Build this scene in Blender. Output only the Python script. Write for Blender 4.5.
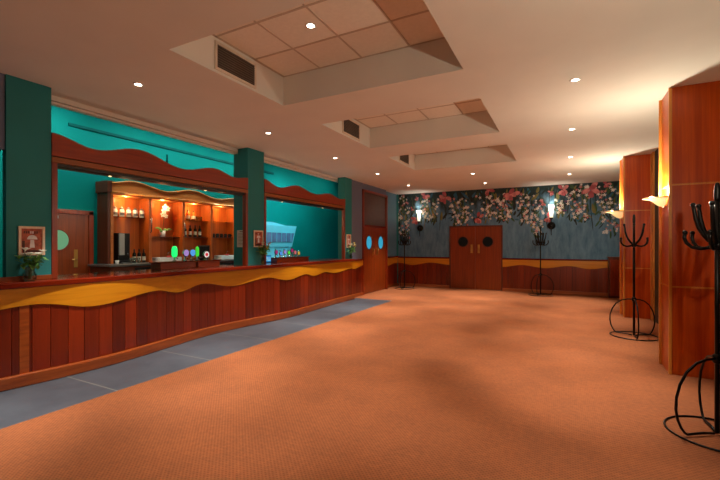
import bpy, bmesh, math, random
from mathutils import Vector, Matrix
random.seed(7)
PI = math.pi
for o in list(bpy.data.objects):
    bpy.data.objects.remove(o)
S = bpy.context.scene
COL = S.collection

# ------------------------------------------------------------------ camera, world, exposure
TH = math.atan(205 / 395)
cam_data = bpy.data.cameras.new('camera')
cam_data.sensor_width = 36.0
cam_data.lens = 395 / 720 * 36
cam_data.shift_y = 4 / 720
cam_data.clip_start = 0.02
cam = bpy.data.objects.new('camera', cam_data)
cam.location = (0, 0, 1.5)
cam.rotation_euler = (PI / 2, 0, TH)
COL.objects.link(cam)
S.camera = cam
world = bpy.data.worlds.new('world')
S.world = world
world.use_nodes = True
world.node_tree.nodes['Background'].inputs[0].default_value = (1, 0.8, 0.6, 1)
world.node_tree.nodes['Background'].inputs[1].default_value = 0.02
S.view_settings.view_transform = 'Standard'
S.view_settings.look = 'None'
S.view_settings.gamma = 1.0
S.view_settings.use_curve_mapping = False
S.view_settings.exposure = 0.45
# lamp strengths in watts (each lamp is linked by its own fixture's builder)
DOWN_W, TRAY_W, BOWL_W, NICHE_W, TORCH_W, BAR_W, KIOSK_W, SOFFIT_W = 440, 410, 52, 9, 7, 38, 230, 30
WARM = (1.0, 0.93, 0.81)
CEIL = 3.30
BACK = 13.4

# ------------------------------------------------------------------ materials
def lin(c):
    return tuple(((v / 255) / 12.92 if v / 255 <= 0.04045 else ((v / 255 + 0.055) / 1.055) ** 2.4) for v in c)
def base_mat(name):
    m = bpy.data.materials.new(name); m.use_nodes = True
    nt = m.node_tree
    return m, nt, nt.nodes['Principled BSDF']
def N(nt, t, **kw):
    n = nt.nodes.new(t)
    for k, v in kw.items():
        if k.startswith('i_'): n.inputs[k[2:].replace('_', ' ')].default_value = v
        else: setattr(n, k, v)
    return n
def rgba(c): return (c[0], c[1], c[2], 1)
def plain(name, c, rough=0.6, metal=0.0, var=0.12, scale=6.0, spec=0.5, bump=0.0):
    m, nt, b = base_mat(name)
    c = lin(c)
    tc = N(nt, 'ShaderNodeTexCoord'); no = N(nt, 'ShaderNodeTexNoise')
    no.inputs['Scale'].default_value = scale; no.inputs['Detail'].default_value = 4
    nt.links.new(tc.outputs['Object'], no.inputs['Vector'])
    r = N(nt, 'ShaderNodeValToRGB')
    r.color_ramp.elements[0].position = 0.3; r.color_ramp.elements[1].position = 0.7
    r.color_ramp.elements[0].color = rgba([v * (1 - var) for v in c])
    r.color_ramp.elements[1].color = rgba([min(1, v * (1 + var)) for v in c])
    nt.links.new(no.outputs['Fac'], r.inputs['Fac'])
    nt.links.new(r.outputs['Color'], b.inputs['Base Color'])
    b.inputs['Roughness'].default_value = rough; b.inputs['Metallic'].default_value = metal
    b.inputs['Specular IOR Level'].default_value = spec
    if bump:
        bp = N(nt, 'ShaderNodeBump'); bp.inputs['Strength'].default_value = bump; bp.inputs['Distance'].default_value = 0.005
        nt.links.new(no.outputs['Fac'], bp.inputs['Height']); nt.links.new(bp.outputs['Normal'], b.inputs['Normal'])
    return m
def wood(name, dark, light, grain='Z', rough=0.3, plank=None, pvar=0.45, fine=1.0):
    """grain runs along the axis; plank=(axis, width) gives every board its own tone"""
    m, nt, b = base_mat(name)
    d, l = lin(dark), lin(light)
    tc = N(nt, 'ShaderNodeTexCoord'); mp = N(nt, 'ShaderNodeMapping')
    s = {'X': (0.6, 14, 14), 'Y': (14, 0.6, 14), 'Z': (14, 14, 0.6)}[grain]
    mp.inputs['Scale'].default_value = tuple(v * fine for v in s)
    no = N(nt, 'ShaderNodeTexNoise'); no.inputs['Scale'].default_value = 1.6
    no.inputs['Detail'].default_value = 6; no.inputs['Roughness'].default_value = 0.6; no.inputs['Distortion'].default_value = 0.6
    nt.links.new(tc.outputs['Object'], mp.inputs['Vector']); nt.links.new(mp.outputs['Vector'], no.inputs['Vector'])
    fac = no.outputs['Fac']
    if plank:
        sep = N(nt, 'ShaderNodeSeparateXYZ'); nt.links.new(tc.outputs['Object'], sep.inputs[0])
        dv = N(nt, 'ShaderNodeMath', operation='DIVIDE'); dv.inputs[1].default_value = plank[1]
        nt.links.new(sep.outputs[plank[0]], dv.inputs[0])
        fl = N(nt, 'ShaderNodeMath', operation='FLOOR'); nt.links.new(dv.outputs[0], fl.inputs[0])
        wn = N(nt, 'ShaderNodeTexWhiteNoise', noise_dimensions='1D'); nt.links.new(fl.outputs[0], wn.inputs['W'])
        mx = N(nt, 'ShaderNodeMix'); mx.inputs['Factor'].default_value = pvar
        nt.links.new(fac, mx.inputs['A']); nt.links.new(wn.outputs['Value'], mx.inputs['B'])
        fac = mx.outputs['Result']
    r = N(nt, 'ShaderNodeValToRGB')
    r.color_ramp.elements[0].position = 0.3; r.color_ramp.elements[1].position = 0.72
    r.color_ramp.elements[0].color = rgba(d); r.color_ramp.elements[1].color = rgba(l)
    nt.links.new(fac, r.inputs['Fac']); nt.links.new(r.outputs['Color'], b.inputs['Base Color'])
    b.inputs['Roughness'].default_value = rough
    b.inputs['Specular IOR Level'].default_value = 0.5
    return m
def glow(name, c, strength, base=None):
    m, nt, b = base_mat(name)
    b.inputs['Base Color'].default_value = rgba(lin(base or c))
    b.inputs['Emission Color'].default_value = rgba(lin(c)); b.inputs['Emission Strength'].default_value = strength
    no = N(nt, 'ShaderNodeTexNoise'); no.inputs['Scale'].default_value = 30
    mr = N(nt, 'ShaderNodeMapRange'); mr.inputs['To Min'].default_value = 0.3; mr.inputs['To Max'].default_value = 0.62
    nt.links.new(no.outputs['Fac'], mr.inputs['Value']); nt.links.new(mr.outputs['Result'], b.inputs['Roughness'])
    return m
def glass(name, c=(235, 240, 235), rough=0.03, alpha=0.35):
    m, nt, b = base_mat(name)
    out = nt.nodes['Material Output']
    gl = N(nt, 'ShaderNodeBsdfGlossy'); gl.inputs['Roughness'].default_value = rough
    tr = N(nt, 'ShaderNodeBsdfTransparent'); tr.inputs['Color'].default_value = rgba(lin(c))
    mx = N(nt, 'ShaderNodeMixShader')
    lw = N(nt, 'ShaderNodeLayerWeight'); lw.inputs['Blend'].default_value = 0.25
    ma = N(nt, 'ShaderNodeMath', operation='MULTIPLY_ADD'); ma.inputs[1].default_value = 0.7; ma.inputs[2].default_value = 0.06
    nt.links.new(lw.outputs['Fresnel'], ma.inputs[0]); nt.links.new(ma.outputs[0], mx.inputs['Fac'])
    nt.links.new(tr.outputs[0], mx.inputs[1]); nt.links.new(gl.outputs[0], mx.inputs[2])
    nt.links.new(mx.outputs[0], out.inputs['Surface'])
    return m
def frosted(name, c, strength, tint=(255, 244, 225)):
    """white glass that lets the lamp behind it through and gives off its glow"""
    m, nt, b = base_mat(name)
    out = nt.nodes['Material Output']
    tr = N(nt, 'ShaderNodeBsdfTranslucent'); tr.inputs['Color'].default_value = rgba(lin(tint))
    df = N(nt, 'ShaderNodeBsdfDiffuse'); df.inputs['Color'].default_value = rgba(lin(tint))
    mx = N(nt, 'ShaderNodeMixShader'); mx.inputs['Fac'].default_value = 0.5
    em = N(nt, 'ShaderNodeEmission'); em.inputs['Color'].default_value = rgba(lin(c)); em.inputs['Strength'].default_value = strength
    ad = N(nt, 'ShaderNodeAddShader')
    nt.links.new(tr.outputs[0], mx.inputs[1]); nt.links.new(df.outputs[0], mx.inputs[2])
    nt.links.new(mx.outputs[0], ad.inputs[0]); nt.links.new(em.outputs[0], ad.inputs[1])
    nt.links.new(ad.outputs[0], out.inputs['Surface'])
    return m
def carpet_mat():
    m, nt, b = base_mat('terracotta_carpet')
    tc = N(nt, 'ShaderNodeTexCoord')
    mp = N(nt, 'ShaderNodeMapping'); mp.inputs['Rotation'].default_value = (0, 0, PI / 4)
    nt.links.new(tc.outputs['Object'], mp.inputs['Vector'])
    ws = []
    for ax in ('X', 'Y'):
        w = N(nt, 'ShaderNodeTexWave', wave_type='BANDS', bands_direction=ax)
        w.inputs['Scale'].default_value = 14; w.inputs['Distortion'].default_value = 0.0
        nt.links.new(mp.outputs['Vector'], w.inputs['Vector']); ws.append(w)
    mul = N(nt, 'ShaderNodeMath', operation='MULTIPLY')
    nt.links.new(ws[0].outputs['Fac'], mul.inputs[0]); nt.links.new(ws[1].outputs['Fac'], mul.inputs[1])
    no = N(nt, 'ShaderNodeTexNoise'); no.inputs['Scale'].default_value = 1.7; no.inputs['Detail'].default_value = 6; no.inputs['Roughness'].default_value = 0.65
    nt.links.new(tc.outputs['Object'], no.inputs['Vector'])
    r = N(nt, 'ShaderNodeValToRGB')
    r.color_ramp.elements[0].position = 0.36; r.color_ramp.elements[1].position = 0.64
    r.color_ramp.elements[0].color = rgba(lin((142, 86, 57))); r.color_ramp.elements[1].color = rgba(lin((168, 100, 63)))
    nt.links.new(no.outputs['Fac'], r.inputs['Fac'])
    n2 = N(nt, 'ShaderNodeTexNoise'); n2.inputs['Scale'].default_value = 28; n2.inputs['Detail'].default_value = 3
    nt.links.new(tc.outputs['Object'], n2.inputs['Vector'])
    av = N(nt, 'ShaderNodeMix'); av.inputs['Factor'].default_value = 0.45
    nt.links.new(no.outputs['Fac'], av.inputs['A']); nt.links.new(n2.outputs['Fac'], av.inputs['B']); nt.links.new(av.outputs['Result'], r.inputs['Fac'])
    mx = N(nt, 'ShaderNodeMix', data_type='RGBA', blend_type='MULTIPLY')
    dk = N(nt, 'ShaderNodeMapRange'); dk.inputs['To Min'].default_value = 0.0; dk.inputs['To Max'].default_value = 0.62
    nt.links.new(mul.outputs[0], dk.inputs['Value']); nt.links.new(dk.outputs['Result'], mx.inputs['Factor'])
    nt.links.new(r.outputs['Color'], mx.inputs['A']); mx.inputs['B'].default_value = rgba((0.45, 0.38, 0.34))
    nt.links.new(mx.outputs['Result'], b.inputs['Base Color'])
    b.inputs['Roughness'].default_value = 0.95; b.inputs['Specular IOR Level'].default_value = 0.1
    return m
def tile_mat():
    m, nt, b = base_mat('slate_tile')
    tc = N(nt, 'ShaderNodeTexCoord')
    no = N(nt, 'ShaderNodeTexNoise'); no.inputs['Scale'].default_value = 2.2; no.inputs['Detail'].default_value = 8; no.inputs['Roughness'].default_value = 0.7
    nt.links.new(tc.outputs['Object'], no.inputs['Vector'])
    r = N(nt, 'ShaderNodeValToRGB')
    r.color_ramp.elements[0].position = 0.3; r.color_ramp.elements[1].position = 0.7
    r.color_ramp.elements[0].color = rgba(lin((64, 70, 80))); r.color_ramp.elements[1].color = rgba(lin((82, 88, 98)))
    nt.links.new(no.outputs['Fac'], r.inputs['Fac'])
    sep = N(nt, 'ShaderNodeSeparateXYZ'); nt.links.new(tc.outputs['Object'], sep.inputs[0])
    sub = N(nt, 'ShaderNodeMath', operation='ADD'); sub.inputs[1].default_value = 12 - 2.44
    nt.links.new(sep.outputs['Y'], sub.inputs[0])
    pp = N(nt, 'ShaderNodeMath', operation='PINGPONG'); pp.inputs[1].default_value = 0.6
    sub2 = N(nt, 'ShaderNodeMath', operation='MODULO'); sub2.inputs[1].default_value = 1.2
    # joints every 0.6 m along the strip
    md = N(nt, 'ShaderNodeMath', operation='ADD'); md.inputs[1].default_value = 0.04
    nt.links.new(sub.outputs[0], pp.inputs[0])
    lt = N(nt, 'ShaderNodeMath', operation='LESS_THAN'); lt.inputs[1].default_value = 0.006
    nt.links.new(pp.outputs[0], lt.inputs[0])
    mx = N(nt, 'ShaderNodeMix', data_type='RGBA')
    nt.links.new(lt.outputs[0], mx.inputs['Factor']); nt.links.new(r.outputs['Color'], mx.inputs['A'])
    mx.inputs['B'].default_value = rgba(lin((126, 124, 120)))
    nt.links.new(mx.outputs['Result'], b.inputs['Base Color'])
    b.inputs['Roughness'].default_value = 0.42
    return m
def wallpaper_mat():
    """teal mottled paper, streaked downward, with dark printed foliage in the top third"""
    m, nt, b = base_mat('teal_mural_paper')
    tc = N(nt, 'ShaderNodeTexCoord')
    mp = N(nt, 'ShaderNodeMapping'); mp.inputs['Scale'].default_value = (4.5, 1, 1.3)
    nt.links.new(tc.outputs['Object'], mp.inputs['Vector'])
    st = N(nt, 'ShaderNodeTexNoise'); st.inputs['Scale'].default_value = 1.5; st.inputs['Detail'].default_value = 7; st.inputs['Roughness'].default_value = 0.7
    nt.links.new(mp.outputs['Vector'], st.inputs['Vector'])
    r = N(nt, 'ShaderNodeValToRGB')
    r.color_ramp.elements[0].position = 0.3; r.color_ramp.elements[1].position = 0.75
    r.color_ramp.elements[0].color = rgba(lin((58, 102, 132))); r.color_ramp.elements[1].color = rgba(lin((112, 152, 184)))
    nt.links.new(st.outputs['Fac'], r.inputs['Fac'])
    sep = N(nt, 'ShaderNodeSeparateXYZ'); nt.links.new(tc.outputs['Object'], sep.inputs[0])
    hz = N(nt, 'ShaderNodeMapRange'); hz.inputs['From Min'].default_value = 2.05; hz.inputs['From Max'].default_value = 3.2
    hz.inputs['To Min'].default_value = -0.25; hz.inputs['To Max'].default_value = 0.42
    nt.links.new(sep.outputs['Z'], hz.inputs['Value'])
    mp2 = N(nt, 'ShaderNodeMapping'); mp2.inputs['Scale'].default_value = (3.5, 1, 2.2)
    nt.links.new(tc.outputs['Object'], mp2.inputs['Vector'])
    fo = N(nt, 'ShaderNodeTexNoise'); fo.inputs['Scale'].default_value = 1.6; fo.inputs['Detail'].default_value = 5
    nt.links.new(mp2.outputs['Vector'], fo.inputs['Vector'])
    ad = N(nt, 'ShaderNodeMath', operation='ADD'); nt.links.new(fo.outputs['Fac'], ad.inputs[0]); nt.links.new(hz.outputs['Result'], ad.inputs[1])
    r2 = N(nt, 'ShaderNodeValToRGB'); r2.color_ramp.elements[0].position = 0.48; r2.color_ramp.elements[1].position = 0.85
    r2.color_ramp.elements[0].color = (0, 0, 0, 1); r2.color_ramp.elements[1].color = (1, 1, 1, 1)
    nt.links.new(ad.outputs[0], r2.inputs['Fac'])
    mx = N(nt, 'ShaderNodeMix', data_type='RGBA')
    nt.links.new(r2.outputs['Color'], mx.inputs['Factor']); nt.links.new(r.outputs['Color'], mx.inputs['A'])
    mx.inputs['B'].default_value = rgba(lin((22, 50, 54)))
    nt.links.new(mx.outputs['Result'], b.inputs['Base Color'])
    b.inputs['Roughness'].default_value = 0.8
    return m

M = {}
M['ceil'] = plain('cream_ceiling_paint', (230, 229, 222), 0.85, var=0.03, scale=1.5, spec=0.2)
M['tile_panel'] = plain('ceiling_tile', (236, 230, 218), 0.9, var=0.03, scale=25, spec=0.2)
M['grid'] = plain('tile_grid', (196, 182, 166), 0.7, var=0.05)
M['carpet'] = carpet_mat()
M['slate'] = tile_mat()
M['paper'] = wallpaper_mat()
M['teal'] = plain('deep_teal_paint', (26, 126, 130), 0.7, var=0.06, scale=2)
M['teal_bar'] = plain('bright_teal_paint', (0, 122, 114), 0.7, var=0.05, scale=2, spec=0.08)
M['blue_grey'] = plain('blue_grey_paint', (92, 138, 168), 0.75, var=0.06, scale=2)
M['mauve'] = plain('mauve_grey_paint', (106, 116, 142), 0.75, var=0.06, scale=2)
M['olive'] = plain('dark_olive_paint', (58, 48, 30), 0.8, var=0.1)
M['plank'] = wood('cherry_planks', (88, 18, 3), (136, 40, 8), 'Z', 0.28, ('Y', 0.165), 0.4)
M['plank_x'] = wood('cherry_planks_across', (98, 28, 4), (134, 44, 8), 'Z', 0.3, ('X', 0.165), 0.3)
M['groove'] = plain('dark_groove', (40, 14, 8), 0.8)
M['amber'] = wood('amber_maple', (190, 118, 10), (212, 142, 24), 'Y', 0.3)
M['amber_x'] = wood('amber_maple_across', (190, 118, 10), (212, 142, 24), 'X', 0.3)
M['cherry_y'] = wood('cherry_rail', (88, 20, 6), (122, 34, 10), 'Y', 0.15)
M['cherry_x'] = wood('cherry_rail_across', (86, 20, 6), (120, 34, 10), 'X', 0.25)
M['cherry_z'] = wood('cherry_upright', (112, 34, 8), (148, 52, 14), 'Z', 0.3)
M['skirt'] = wood('cherry_skirting', (126, 52, 14), (170, 82, 28), 'Y', 0.3)
M['skirt_x'] = wood('cherry_skirting_across', (140, 70, 36), (184, 104, 58), 'X', 0.3)
M['header'] = wood('header_cherry', (132, 42, 4), (162, 60, 10), 'Y', 0.35)
M['pillar'] = wood('cherry_veneer', (164, 55, 2), (206, 86, 8), 'Z', 0.3, ('X', 0.06), 0.15)
M['trim'] = wood('light_oak_trim', (196, 120, 44), (222, 150, 66), 'Z', 0.35)
M['trim_dark'] = wood('amber_brown_trim', (130, 68, 14), (164, 92, 26), 'Y', 0.35)
M['door'] = wood('door_veneer', (112, 42, 6), (148, 62, 14), 'Z', 0.35)
M['cab'] = wood('cabinet_cherry', (160, 72, 22), (206, 110, 40), 'Z', 0.35, ('Y', 0.11), 0.3)
M['cab_trim'] = wood('cabinet_trim', (176, 92, 38), (206, 122, 60), 'Y', 0.35)
M['crown'] = wood('crown_cherry', (206, 116, 50), (232, 148, 74), 'Y', 0.35)
M['silver'] = plain('silver_plastic', (168, 162, 154), 0.4, var=0.05)
M['teal_dark'] = plain('dark_teal_paint', (0, 78, 74), 0.7, spec=0.1)
M['cab_dark'] = wood('cabinet_side', (80, 34, 16), (108, 48, 24), 'Z', 0.4)
M['iron'] = plain('black_iron', (24, 22, 22), 0.35, metal=0.6, var=0.2, scale=40)
M['black'] = plain('black_plastic', (16, 16, 17), 0.4, var=0.1)
M['dark_metal'] = plain('dark_grille', (104, 94, 86), 0.5, metal=0.3)
M['grille_frame'] = plain('grey_grille_frame', (226, 216, 200), 0.5, metal=0.2)
M['backing'] = plain('vent_backing', (60, 52, 46), 0.8)
M['brass'] = plain('brass', (200, 160, 86), 0.3, metal=0.9, var=0.08)
M['chrome'] = plain('chrome', (190, 192, 195), 0.2, metal=1.0, var=0.04)
M['steel'] = plain('brushed_steel', (140, 140, 140), 0.35, metal=0.8, var=0.1)
M['white'] = plain('white_ceramic', (238, 236, 230), 0.35, var=0.03)
M['paperwhite'] = plain('notice_paper', (214, 208, 204), 0.8, var=0.03)
M['ink'] = plain('grey_ink', (110, 104, 104), 0.8)
M['frame'] = wood('pale_frame', (226, 198, 168), (246, 226, 204), 'Z', 0.5)
M['poster_red'] = plain('poster_red_brown', (176, 88, 64), 0.6, var=0.5, scale=22)
M['poster_dark'] = plain('poster_dark', (70, 30, 26), 0.6, var=0.3, scale=30)
M['poster_pale'] = plain('poster_pale', (226, 220, 222), 0.6, var=0.08, scale=30)
M['leaf'] = plain('leaf_green', (130, 184, 92), 0.5, var=0.4, scale=14)
M['leaf2'] = plain('dark_leaf', (84, 138, 66), 0.5, var=0.4, scale=14)
M['stem'] = plain('stem_green', (80, 110, 50), 0.6)
M['petal_white'] = plain('white_petal', (238, 236, 222), 0.6, var=0.06)
M['petal_yellow'] = plain('yellow_petal', (214, 190, 90), 0.6, var=0.1)
M['petal_red'] = plain('red_petal', (180, 50, 44), 0.6, var=0.15)
M['glass'] = glass('clear_glass')
M['green_glass'] = plain('wine_bottle_glass', (14, 18, 14), 0.12, var=0.2)
M['label'] = plain('bottle_label', (196, 190, 172), 0.7)
M['amber_drink'] = plain('amber_spirit', (170, 84, 26), 0.15, var=0.2)
M['door_glass_dark'] = plain('dark_door_glass', (26, 34, 38), 0.15, var=0.1)
M['door_glass_green'] = glow('pale_green_lit_glass', (118, 190, 140), 0.35, (60, 90, 70))
M['door_glass_cyan'] = glow('cyan_lit_glass', (60, 190, 230), 0.45, (30, 80, 90))
M['transom'] = plain('brown_transom_panel', (84, 66, 62), 0.5)
M['lens'] = glow('lamp_lens', (255, 240, 214), 14.0)
M['lens_soft'] = glow('strip_tube', (235, 255, 250), 3.0)
M['niche_lens'] = glow('niche_lamp_lens', (255, 210, 140), 2.5)
M['bowl'] = frosted('opal_bowl', (255, 205, 130), 0.25, (70, 60, 46))
M['torch'] = frosted('opal_torch', (250, 250, 245), .2)
M['kiosk'] = plain('white_kiosk_paint', (124, 206, 222), 0.6, var=0.03)
M['kiosk_panel'] = plain('grey_kiosk_panel', (112, 124, 160), 0.4, var=0.3, scale=3)
M['blue_sign'] = glow('blue_lit_sign', (20, 130, 190), 0.5)
M['sign_white'] = glow('white_lit_marks', (150, 220, 240), 0.6)
def gl(n, c, s): M[n] = glow(n, c, s)
gl('tap_green', (30, 235, 110), 0.9); gl('tap_purple', (170, 140, 220), 0.4); gl('tap_blue', (70, 150, 230), 0.6)
gl('tap_lime', (60, 210, 60), 0.6); gl('tap_white', (240, 236, 236), 0.4); gl('tap_red', (210, 40, 60), 0.4); gl('tap_magenta', (180, 40, 130), 0.3)
gl('tap_pink', (230, 120, 130), 0.3); gl('tap_yellow', (220, 190, 70), 0.3)
M['p_white'] = plain('printed_white_blossom', (232, 226, 222), 0.8, var=0.2, scale=12)
M['p_pink'] = plain('printed_pink_flower', (204, 128, 128), 0.8, var=0.3, scale=9)
M['p_deep'] = plain('printed_deep_pink', (172, 84, 92), 0.8, var=0.3, scale=9)
M['p_green'] = plain('printed_green_leaf', (52, 84, 56), 0.8, var=0.4, scale=9)
M['p_dark'] = plain('printed_dark_leaf', (22, 40, 40), 0.8, var=0.4, scale=9)
M['p_violet'] = plain('printed_violet', (104, 56, 110), 0.8, var=0.3)
M['p_olive'] = plain('printed_olive', (112, 108, 60), 0.8, var=0.3)
M['p_blue'] = plain('printed_blue', (38, 96, 124), 0.8, var=0.3)

# ------------------------------------------------------------------ mesh helpers
class MB:
    def __init__(s): s.bm = bmesh.new()
    def face(s, pts, mi=0, smooth=False):
        f = s.bm.faces.new([s.bm.verts.new(p) for p in pts]); f.material_index = mi; f.smooth = smooth; return f
    def box(s, x0, x1, y0, y1, z0, z1, mi=0):
        v = [s.bm.verts.new(p) for p in ((x0,y0,z0),(x1,y0,z0),(x1,y1,z0),(x0,y1,z0),(x0,y0,z1),(x1,y0,z1),(x1,y1,z1),(x0,y1,z1))]
        for q in ((3,2,1,0),(4,5,6,7),(0,1,5,4),(1,2,6,5),(2,3,7,6),(3,0,4,7)):
            s.bm.faces.new([v[i] for i in q]).material_index = mi
        return s
    def rings(s, rings, closed=True, cap0=True, cap1=True, mi=0, smooth=True):
        R = [[s.bm.verts.new(p) for p in r] for r in rings]
        n = len(R[0])
        for a, b in zip(R, R[1:]):
            for i in range(n if closed else n - 1):
                f = s.bm.faces.new((a[i], a[(i + 1) % n], b[(i + 1) % n], b[i])); f.material_index = mi; f.smooth = smooth
        if cap0: s.bm.faces.new(list(reversed(R[0]))).material_index = mi
        if cap1: s.bm.faces.new(R[-1]).material_index = mi
        return s
    def lathe(s, prof, c=(0, 0, 0), axis='Z', n=20, mi=0, a0=0, a1=2 * PI, caps=True, smooth=True):
        full = abs(a1 - a0 - 2 * PI) < 1e-6
        rr = []
        for r, h in prof:
            ring = []
            for i in range(n if full else n + 1):
                a = a0 + (a1 - a0) * i / n
                u, v = max(r, 1e-4) * math.cos(a), max(r, 1e-4) * math.sin(a)
                p = {'Z': (u, v, h), 'X': (h, u, v), 'Y': (v, h, u)}[axis]
                ring.append((p[0] + c[0], p[1] + c[1], p[2] + c[2]))
            rr.append(ring)
        return s.rings(rr, full, caps and full, caps and full, mi, smooth)
    def tube(s, pts, r, n=8, mi=0, closed=False):
        P = [Vector(p) for p in pts]; m = len(P)
        rad = r if isinstance(r, (list, tuple)) else [r] * m
        rings = []; ref = None
        for i in range(m):
            if closed: t = P[(i + 1) % m] - P[i - 1]
            else: t = P[min(i + 1, m - 1)] - P[max(i - 1, 0)]
            t.normalize()
            if ref is None:
                ref = Vector((0, 0, 1)) if abs(t.z) < 0.9 else Vector((1, 0, 0))
            ref = (ref - t * ref.dot(t)).normalized(); bt = t.cross(ref)
            rings.append([tuple(P[i] + (ref * math.cos(2*PI*k/n) + bt * math.sin(2*PI*k/n)) * rad[i]) for k in range(n)])
        if closed:
            rings.append(rings[0]); return s.rings(rings, True, False, False, mi)
        return s.rings(rings, True, True, True, mi)
    def ball(s, c, r, n=10, mi=0, sz=1.0):
        k = 6
        return s.lathe([(r * math.sin(PI * i / k), -r * sz * math.cos(PI * i / k)) for i in range(k + 1)], c, 'Z', n, mi)
    def strip(s, ys, xf, th, zb, zt, mi=0):
        """upright board that follows x = xf(y), from zb(y) to zt(y), th thick behind its face"""
        rings = []
        for y in ys:
            x = xf(y); a, b = zb(y), zt(y)
            rings.append([(x, y, a), (x, y, b), (x - th, y, b), (x - th, y, a)])
        return s.rings(rings, True, True, True, mi, False)
    def strip_x(s, xs, y0, th, zb, zt, mi=0):
        rings = []
        for x in xs:
            a, b = zb(x), zt(x)
            rings.append([(x, y0, a), (x, y0, b), (x, y0 + th, b), (x, y0 + th, a)])
        return s.rings(rings, True, True, True, mi, False)
    def prism(s, poly, axis, h0, h1, mi=0):
        def P(u, v, h): return {'Z': (u, v, h), 'X': (h, u, v), 'Y': (u, h, v)}[axis]
        A = [s.bm.verts.new(P(u, v, h0)) for u, v in poly]; B = [s.bm.verts.new(P(u, v, h1)) for u, v in poly]
        n = len(poly)
        s.bm.faces.new(list(reversed(A))).material_index = mi; s.bm.faces.new(B).material_index = mi
        for i in range(n):
            s.bm.faces.new((A[i], A[(i + 1) % n], B[(i + 1) % n], B[i])).material_index = mi
        return s
    def build(s, name, mats, parent=None, bevel=0.0, loc=None, normals=True):
        if normals: bmesh.ops.recalc_face_normals(s.bm, faces=s.bm.faces)
        me = bpy.data.meshes.new(name); s.bm.to_mesh(me); s.bm.free()
        for m in (mats if isinstance(mats, (list, tuple)) else [mats]): me.materials.append(M[m] if isinstance(m, str) else m)
        o = bpy.data.objects.new(name, me); COL.objects.link(o)
        if parent: o.parent = parent
        if loc: o.location = loc
        if bevel:
            b = o.modifiers.new('bevel', 'BEVEL'); b.width = bevel; b.segments = 2; b.limit_method = 'ANGLE'
        return o
def tag(o, label=None, cat=None, group=None, kind=None):
    if label: o['label'] = label
    if cat: o['category'] = cat
    if group: o['group'] = group
    if kind: o['kind'] = kind
    return o
def thing(name, label, cat, loc=(0, 0, 0), rz=0, group=None):
    o = bpy.data.objects.new(name, None); COL.objects.link(o)
    o.empty_display_size = 0.1; o.location = loc; o.rotation_euler = (0, 0, rz)
    return tag(o, label, cat, group)
def struct(o, label=None, cat=None): return tag(o, label, cat, None, 'structure')
def copy_tree(o, loc=None, parent=None):
    c = o.copy(); COL.objects.link(c)
    if parent: c.parent = parent
    if loc: c.location = loc
    for ch in [x for x in bpy.data.objects if x.parent == o]: copy_tree(ch, None, c)
    return c
def lamp(kind, name, parent, loc, watts, color=WARM, radius=0.04, rot=(0, 0, 0), **kw):
    l = bpy.data.lights.new(name, kind); l.energy = watts; l.color = color
    if kind in ('POINT', 'SPOT'): l.shadow_soft_size = radius
    for k, v in kw.items(): setattr(l, k, v)
    o = bpy.data.objects.new(name, l); COL.objects.link(o); o.parent = parent; o.location = loc; o.rotation_euler = rot
    return o
def wave(pts):
    def f(t):
        if t <= pts[0][0]: return pts[0][1]
        for (a, u), (b, v) in zip(pts, pts[1:]):
            if t <= b:
                k = (t - a) / (b - a); return u + (v - u) * (0.5 - 0.5 * math.cos(PI * k))
        return pts[-1][1]
    return f
def rng(a, b, step):
    n = max(1, round((b - a) / step)); return [a + (b - a) * i / n for i in range(n + 1)]
K = lambda c: (lambda t: c)

# ------------------------------------------------------------------ setting: floor, ceiling, walls
XR = 1.55; YF = -3.6; XB = -7.84; XE = -4.06     # right wall, wall behind the camera, bar's rear wall, carpet edge
b = MB(); b.box(XE, XR, YF, BACK, -0.06, 0); b.box(-5.4, XE, 9.68, BACK, -0.06, 0); b.box(XB, -5.4, YF, BACK, -0.06, -0.002, 1)
floor = struct(b.build('floor', ['carpet', 'slate']), 'terracotta patterned carpet across the whole room')
b = MB(); b.box(-5.4, XE, YF, 9.68, -0.06, 0.0)
b.build('tile_strip', ['slate'], floor)

TX = (-3.25, -0.93); TY = [(2.43, 4.10), (5.0, 6.66), (7.52, 9.17)]; TZ = 3.67
xs = [-5.5, TX[0], TX[1], XR]; ys = sorted([YF, BACK] + [v for p in TY for v in p])
b = MB()
for x0, x1 in zip(xs, xs[1:]):
    for y0, y1 in zip(ys, ys[1:]):
        if (x0, x1) == TX and (y0, y1) in TY: continue
        b.face([(x0, y0, CEIL), (x0, y1, CEIL), (x1, y1, CEIL), (x1, y0, CEIL)])
        b.face([(x0, y0, 3.8), (x1, y0, 3.8), (x1, y1, 3.8), (x0, y1, 3.8)])
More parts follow.
